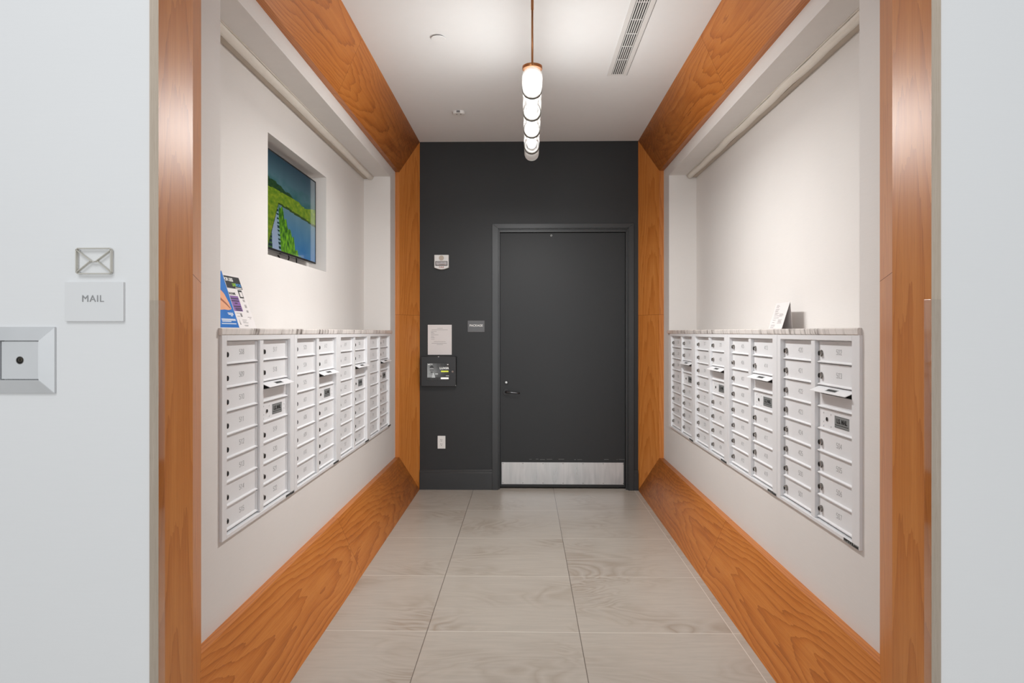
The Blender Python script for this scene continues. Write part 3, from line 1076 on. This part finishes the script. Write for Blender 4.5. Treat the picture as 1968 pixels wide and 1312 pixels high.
for t, a, b in ((.90, -.08, -.045), (.86, -.08, -.03), (.82, -.08, -.04), (.75, -.08, -.02), (.70, -.08, -.03), (.66, -.08, -.035), (.60, -.075, -.01), (.56, -.075, -.03), (.50, -.075, .00),
                (.56, .005, .06), (.52, .005, .07), (.48, .005, .055), (.42, -.075, .01), (.34, .01, .07), (.30, .01, .06), (.26, .01, .07), (.22, .005, .075), (.34, -.075, -.03), (.25, -.075, -.04), (.15, -.08, -.02), (.10, -.08, -.02), (.05, -.08, -.03)):
    cardline(a, b, t)
obj('printed_line', bm, 'greytext', card)

# ------------------------------------------------------------------ things on the charcoal wall
# fire alarm strobe
fa = empty('fire_alarm_strobe', (-.7925, YB, 2.095))
tag(fa, 'white fire alarm horn strobe high on the charcoal wall', 'fire alarm')
bm = B()
pts = [(-.068, .138), (-.068, .018)]
for i in range(9):
    t = i/8
    pts.append((-.068+.136*t, .018-.018*math.sin(PI*t)))
pts += [(.068, .138)]
# drop duplicate neighbours
pp_ = []
for p in pts:
    if not pp_ or (abs(p[0]-pp_[-1][0])+abs(p[1]-pp_[-1][1])) > 1e-5: pp_.append(p)
prism(bm, [(x, -.042, z) for x, z in pp_], (0, .0415, 0))
body = obj('housing', bm, 'white_plastic', fa, .003)
bm = B(); cyl(bm, (0, -.0432, .108), (0, -.0415, .108), .024, 28)
obj('speaker_grille', bm, 'tan', body)
bm = B(); box(bm, -.058, .058, -.046, -.0415, .034, .078)
ls = obj('lens_surround', bm, simple('lens_surround_grey', (92, 92, 92), .3), fa, .004)
bm = B(); box(bm, -.052, .052, -.056, -.045, .040, .073)
ln = obj('strobe_lens', bm, simple('strobe_lens', (205, 205, 208), .12, .5), ls, .005)
bm = B()
for x in (-.012, .018, -.03):
    box(bm, x-.005, x+.005, -.0575, -.0555, .060, .066)
box(bm, -.02, .03, -.0575, -.0555, .045, .050)
obj('flash_tube', bm, 'greytext', ln)
text('lettering', 'FIRE', .021, 'red_ink', body, (0, -.0424, .0205), bold=.0005, spacing=1.25)

# notice
nt_ = empty('paper_notice', (-.8135, YB, 1.284))
tag(nt_, 'white printed paper notice taped above the tablet kiosk', 'notice')
bm = B(); box(bm, -.1145, .1145, -.0015, -.0003, 0, .286)
obj('sheet', bm, 'paper', nt_)
bm = B()
for z, a, b in ((.252, -.025, .028), (.237, -.078, .076), (.222, -.084, -.03), (.213, -.084, -.06), (.203, -.084, -.05), (.190, -.084, -.012), (.175, -.084, -.055), (.164, -.084, -.05), (.150, -.084, -.05), (.125, -.056, .056), (.110, -.078, .066), (.098, -.03, .03)):
    box(bm, a, b, -.0019, -.0014, z-.0012, z+.0012)
obj('printed_line', bm, 'greytext', nt_)

# tablet kiosk
ki = empty('tablet_kiosk', (-.818, YB, .986))
tag(ki, 'black wall-mounted tablet kiosk with a lit black and white advert screen', 'kiosk')
kw, kh, kd = .166, .284, .062
bm = B(); box(bm, -kw, kw, -kd, -.0005, 0, kh)
kb = obj('enclosure', bm, 'kiosk', ki, .004)
bm = B()
sx0, sx1, sz0, sz1 = -.106, .103, .060, .219
for q in ((sx0-.005, sx0, sz0-.005, sz1+.005), (sx1, sx1+.005, sz0-.005, sz1+.005), (sx0, sx1, sz0-.005, sz0), (sx0, sx1, sz1, sz1+.005)):
    box(bm, q[0], q[1], -kd-.0012, -kd+.001, q[2], q[3])
obj('screen_surround', bm, 'black', ki)


def advert(s, t):
    # grey gradient backdrop, generic man's head and shoulders in glasses at the left
    c = mixc((150, 150, 148), (20, 20, 20), s*1.2-.15+abs(t-.5)*.7)
    if t > .84: c = (18, 18, 18)
    dx = (s-.20)/.085; dz = (t-.36)/.19
    if dx*dx+dz*dz < 1: c = (150, 148, 146)
    if dx*dx+(dz+.25)**2 < 1.15 and dz < -.45: c = (14, 14, 14)
    if abs(t-.40) < .035 and abs(dx) < .95: c = (26, 26, 26)
    if dx*dx+dz*dz < 1.1 and dz > .62: c = (40, 40, 40)
    if t > .58 and t < .86 and abs(s-.28) < .03+.18*(t-.58): c = (196, 196, 194)
    if t > .66 and t < .86 and s < .26 and abs(s-.30) > .06+.1*(t-.6): c = mixc(c, (170, 170, 168), .6)
    if t > .60 and t < .66 and .36 < s < .48: c = (186, 186, 184)
    return c


ks = grid_screen('tablet_screen', sx0, sx1, sz0, sz1, -kd-.0006, 70, 54, advert, 'kscreen', ki)
text('lettering', 'LUXER', .026, 'screen_white', ks, (.055, -kd-.0008, .172), bold=.0005, spacing=1.15)
bm = B(); box(bm, .024, .095, -kd-.0012, -kd-.0006, .136, .150)
yb_ = obj('yellow_button', bm, 'screen_yellow', ks)
bm = B(); box(bm, .022, .096, -kd-.0012, -kd-.0006, .070, .086)
obj('white_button', bm, 'screen_white', ks)
bm = B()
box(bm, -.100, -.085, -kd-.0011, -kd-.0006, .205, .210); box(bm, .082, .095, -kd-.0011, -kd-.0006, .205, .210); box(bm, .07, .1, -kd-.0011, -kd-.0006, .100, .102)
for q in ((-.084, -.058, .213, .2142), (-.084, -.058, .204, .2052), (-.0592, -.058, .204, .2142), (-.084, -.0828, .204, .2142)):
    box(bm, q[0], q[1], -kd-.0011, -kd-.0006, q[2], q[3])
obj('status_line', bm, 'screen_white', ks)
bm = B(); cyl(bm, (.134, -kd-.006, .141), (.134, -kd, .141), .010, 20)
kl = obj('lock', bm, 'chrome', ki, .001)
bm = B(); box(bm, .112, .118, -kd-.0015, -kd, .138, .144); obj('lock_mark', bm, 'black', kl)
bm = B(); prism(bm, [(-.007, -kd-.001, kh), (.007, -kd-.001, kh), (0, -kd-.001, kh-.008)], (0, .003, 0)); prism(bm, [(.160, -kd-.0005, .010), (.166, -kd-.0005, .006), (.166, -kd-.0005, .012)], (0, .002, 0))
obj('reflective_tab', bm, 'white_ink', ki)

# room sign
sg = empty('room_sign', (-.4655, YB, 1.502))
tag(sg, 'small grey sign reading PACKAGE left of the black door', 'sign')
bm = B(); box(bm, -.0795, .0795, -.008, -.0005, 0, .107)
sp_ = obj('panel', bm, 'sign_grey', sg, .001)
bm = B()
for q in ((-.0795, .0795, .1055, .107), (-.0795, .0795, 0, .0015), (-.0795, -.078, 0, .107), (.078, .0795, 0, .107)):
    box(bm, q[0], q[1], -.0086, -.0078, q[2], q[3])
obj('light_rim', bm, 'greytext', sp_)
text('lettering', 'PACKAGE', .0285, 'white_ink', sp_, (0, -.0083, .060), bold=.0005)

# power outlet
ol = empty('power_outlet', (-.7965, YB, .389))
tag(ol, 'white duplex power outlet low on the charcoal wall', 'outlet')
bm = B(); box(bm, -.0375, .0375, -.006, -.0005, 0, .122)
pl_ = obj('cover_plate', bm, 'white_plastic', ol, .002)
for zc in (.040, .081):
    bm = B(); box(bm, -.017, .017, -.0085, -.0055, zc-.0165, zc+.0165)
    so = obj('socket', bm, 'white_plastic', ol, .002)
    bm = B()
    box(bm, -.009, -.0055, -.0089, -.0083, zc, zc+.010); box(bm, .0045, .0075, -.0089, -.0083, zc, zc+.009)
    cyl(bm, (0, -.0089, zc-.008), (0, -.0083, zc-.008), .003, 12)
    obj('socket_hole', bm, 'slot', so)

# ------------------------------------------------------------------ ceiling fittings
sk = empty('sprinkler_cover', (-.533, 4.117, ZC))
tag(sk, 'round white concealed sprinkler cover on the ceiling, nearer one, left of the pendant', 'sprinkler')
bm = B(); cyl(bm, (0, 0, -.010), (0, 0, -.0065), .044, 40); obj('cover_disc', bm, 'ceil', sk, .001)
bm = B(); cyl(bm, (0, 0, -.0066), (0, 0, -.0003), .034, 32); obj('recess_cup', bm, 'slot', sk)
sd = empty('smoke_detector', (-.545, 5.515, ZC))
tag(sd, 'small round white detector with two dark dots on the ceiling near the end wall', 'detector')
bm = B(); cyl(bm, (0, 0, -.012), (0, 0, -.0005), .052, 40); cyl(bm, (0, 0, -.024), (0, 0, -.012), .046, 40, .052)
db = obj('housing', bm, 'white_plastic', sd, .001)
for x in (-.016, .017):
    bm = B(); cyl(bm, (x, -.012, -.0252), (x, -.012, -.0238), .0065, 14); obj('sensor_hole', bm, 'greytext', db)
bm = B(); box(bm, -.014, .014, -.056, -.044, -.020, -.006); obj('test_tab', bm, 'greytext', db)

# linear air diffuser
y0, y1 = 2.2, 4.752
dfu = empty('air_diffuser', (.648, (y0+y1)/2, ZC))
tag(dfu, 'long white linear slot air diffuser in the ceiling right of the pendant', 'air diffuser')
hy = (y1-y0)/2
bm = B()
box(bm, -.069, -.040, -hy, hy, -.0045, .0); box(bm, .040, .069, -hy, hy, -.0045, .0)
box(bm, -.040, .040, hy-.022, hy, -.0045, .0); box(bm, -.040, .040, -hy, -hy+.022, -.0045, .0)
obj('flange', bm, 'white_plastic', dfu, .0006)
bm = B(); box(bm, .069, .0725, -hy, hy, -.0008, -.0002); obj('gap_shade_strip', bm, 'slot', dfu)  # thin black strip on the ceiling, painted as the shade beside the flange
bm = B(); box(bm, -.040, .040, -hy+.022, hy-.022, -.0009, -.0002); obj('dark_plenum', bm, 'slot', dfu)
for i in range(6):
    bm = B(); x = -.0335+i*.0134
    box(bm, x-.0030, x+.0030, -hy+.022, hy-.022, -.0042, -.0008); obj('blade', bm, 'white_plastic', dfu)
yy = 4.700
for yc in [4.474, 4.266, 4.086, 3.902, 3.694, 3.50, 3.31, 3.12, 2.93, 2.74, 2.55, 2.36]:
    bm = B(); l = yc-(y0+y1)/2; box(bm, -.036, .036, l-.0025, l+.0025, -.0043, -.0008); obj('cross_bar', bm, 'white_plastic', dfu)

# ------------------------------------------------------------------ pendant light
pz = 2.752; R = .0505
pend = empty('pendant_light', (.036, 4.0, ZC))
tag(pend, 'linear pendant of glowing glass tubes hung on a bronze rod under the ceiling', 'pendant light')


def PX(y): return (.000 + (y-3.3)*.0075)


def L(y, z, x=0): return (PX(y)+x, y-4.0, z-ZC)


yj = [3.290, 3.464, 3.830, 4.166, 4.530, 4.715]
for k, yr in enumerate((3.286, 4.62)):
    bm = B(); cyl(bm, L(yr, 2.806), L(yr, 3.075), .0052, 16); obj('lower_rod', bm, 'bronze', pend)
    bm = B(); cyl(bm, L(yr, 3.078), L(yr, ZC-.012), .0066, 16); obj('upper_rod', bm, 'bronze', pend)
    bm = B(); cyl(bm, L(yr, 3.068), L(yr, 3.080), .0045, 12); obj('rod_joint', bm, 'bronze', pend)
    bm = B(); cyl(bm, L(yr, ZC-.014), L(yr, ZC-.0005), .058, 32); obj('ceiling_canopy', bm, 'bronze', pend, .002)
    ydc = yr+.046 if k == 0 else yr
    bm = B(); cyl(bm, L(ydc, 2.8045), L(ydc, 2.820), .0495, 40); obj('saddle_disc', bm, 'bronze', pend, .001)
for i in range(5):
    a, b = yj[i], yj[i+1]
    bm = B(); tube(bm, L(a+.002, pz), L(b-.016, pz), R, R-.003, 40)
    g = obj('glass_tube', bm, 'glass' if 0 < i < 4 else 'glass_end', pend)
    if i < 4:
        bm = B(); tube(bm, L(b-.016, pz), L(b+.002, pz), R+.0014, R-.007, 40)
        obj('joint_ring', bm, 'ringdark', pend)
        bm = B(); tube(bm, L(b-.030, pz), L(b-.022, pz), R-.004, R-.014, 36)
        obj('inner_collar', bm, 'glass_end', pend)
    if i < 4:
        bm = B(); capsule(bm, L(a+(.02 if i == 0 else .012), pz), L(b-.032, pz), .0285, 28)
        obj('lit_core', bm, 'core', pend)
for y in (3.646, 4.0, 4.348):
    # the lamp inside each tube throws its light down, up and to both sides
    for ang, en_ in ((0, 16.0), (PI, .25), (PI/2, 1.9), (-PI/2, 1.9)):
        ld = bpy.data.lights.new('pendant_lamp', 'AREA'); ld.shape = 'RECTANGLE'; ld.size = .022; ld.size_y = .27
        ld.energy = en_; ld.color = (1.0, .993, .98)
        lo = bpy.data.objects.new('pendant_lamp', ld); C.objects.link(lo); lo.parent = pend
        dx, dz = -math.sin(ang)*(R+.0015), -math.cos(ang)*(R+.0015)
        lo.location = L(y, pz+dz, dx)
        lo.rotation_euler = (0, ang, 0)
bm = B(); cyl(bm, L(4.708, pz), L(4.7135, pz), R-.001, 36); obj('end_cap', bm, 'white_plastic', pend)
bm = B(); cyl(bm, L(3.288, pz), L(3.2915, pz), R-.001, 36); obj('end_cap', bm, 'glass', pend)

# ------------------------------------------------------------------ lobby wall left: key box, envelope sign, plaque
yL = SIDE[-1]['yj']+.003
kbx = empty('key_box', (-1.3815, yL, 1.3325))
tag(kbx, 'square brushed metal key box with an angled frame on the white lobby wall', 'key box')
bm = B()
o_, i_, y0_, y1_ = .091, .054, -.010, -.018
cz = .0905
for k in range(4):
    rot = Matrix.Rotation(k*PI/2, 3, 'Y')
    P = [Vector((-o_, -.008, -o_)), Vector((o_, -.008, -o_)), Vector((i_, -.019, -i_)), Vector((-i_, -.019, -i_))]
    Pb = [Vector((-o_, -.0005, -o_)), Vector((o_, -.0005, -o_)), Vector((i_, -.0005, -i_)), Vector((-i_, -.0005, -i_))]
    P = [rot @ p+Vector((0, 0, cz)) for p in P]; Pb = [rot @ p+Vector((0, 0, cz)) for p in Pb]
    g_ = .0004
    A_ = [bm.verts.new(p) for p in P]; B_ = [bm.verts.new(p) for p in Pb]
    bm.faces.new(A_); bm.faces.new(B_[::-1])
    for q in range(4): bm.faces.new((A_[q], B_[q], B_[(q+1) % 4], A_[(q+1) % 4]))
fr = obj('bevelled_frame', bm, 'alu', kbx, .0007)
bm = B(); box(bm, -.0515, .0515, -.0150, -.0005, cz-.0515, cz+.0515)
ht = obj('hatch', bm, 'alu_light', kbx, .0012)
bm = B(); tube(bm, (0, -.0155, cz), (0, -.010, cz), .0108, .0090, 28)
obj('lock_collar', bm, 'chrome', ht)
bm = B(); cyl(bm, (0, -.0153, cz), (0, -.013, cz), .0095, 24); kc = obj('lock_well', bm, 'slot', ht)
bm = B(); cyl(bm, (.002, -.0170, cz+.001), (.002, -.015, cz+.001), .0062, 20); ky = obj('lock_core', bm, 'ringdark', kc)
bm = B(); box(bm, .001, .003, -.0176, -.0168, cz-.003, cz+.005); obj('keyhole', bm, 'slot', ky)

en = empty('envelope_sign', (-1.179, yL, 1.660))
tag(en, 'nickel outline envelope symbol standing off the white wall above the mail plaque', 'sign')
bm = B()
ew, eh = .048, .069


def bar(a, b, t=.0020, y0=-.015, y1=-.006):
    a = Vector((a[0], 0, a[1])); b = Vector((b[0], 0, b[1]))
    d = (b-a).normalized(); n = Vector((-d.z, 0, d.x))*t/2
    P = [a-n, b-n, b+n, a+n]
    prism(bm, [(p.x, y0, p.z) for p in P], (0, y1-y0, 0))


c = .004
pts = [(-ew+c, 0), (ew-c, 0), (ew, c), (ew, eh-c), (ew-c, eh), (-ew+c, eh), (-ew, eh-c), (-ew, c)]
for a, b in zip(pts, pts[1:]+pts[:1]): bar(a, b, .0028)
bar((-ew, eh-.004), (-.004, .032)); bar((ew, eh-.004), (.004, .032)); bar((-.005, .0325), (.005, .0325))
bar((-ew+.001, .004), (-.010, .034)); bar((ew-.001, .004), (.010, .034))
obj('outline', bm, simple('satin_nickel', (206, 202, 192), .4, .35), en)
bm = B()
for x, z in ((-ew+.004, .004), (ew-.004, .004), (-ew+.004, eh-.004), (ew-.004, eh-.004)):
    cyl(bm, (x, -.0065, z), (x, -.0002, z), .0015, 10)
obj('standoff_pin', bm, 'alu', en)

mq = empty('mail_plaque', (-1.180, yL, 1.5295))
tag(mq, 'rectangular white wall plaque lettered MAIL below the envelope symbol', 'sign')
bm = B(); box(bm, -.081, .081, -.010, -.0005, 0, .1075)
mp_ = obj('panel', bm, 'acrylic', mq, .0008)
text('lettering', 'MAIL', .0262, 'plaque_letters', mp_, (-.0025, -.0108, .0615), extrude=.0008, bold=-.0001, spacing=1.12)

# corner guards
for s, side in ((-1, 'left'), (1, 'right')):
    d = SIDE[s]
    bm = B()
    t = .0022; leg = .030
    x = d['xi']; y = d['yj']
    # L profile: one leg on the jamb face, one on the grey edge
    pts = [(x-t-.0004, y-t-.0004), (x+.0245, y-t-.0004), (x+.0245, y-.0004), (x-.0004, y-.0004), (x-.0004, y+leg), (x-t-.0004, y+leg)]
    prism(bm, [(s*px, py, .002) for px, py in pts], (0, 0, 1.585))
    o = obj('corner_guard', bm, 'guard', None, .0006)
    tag(o, 'clear plastic corner guard on the lower %s entrance jamb' % side, 'corner guard', 'clear corner guards')
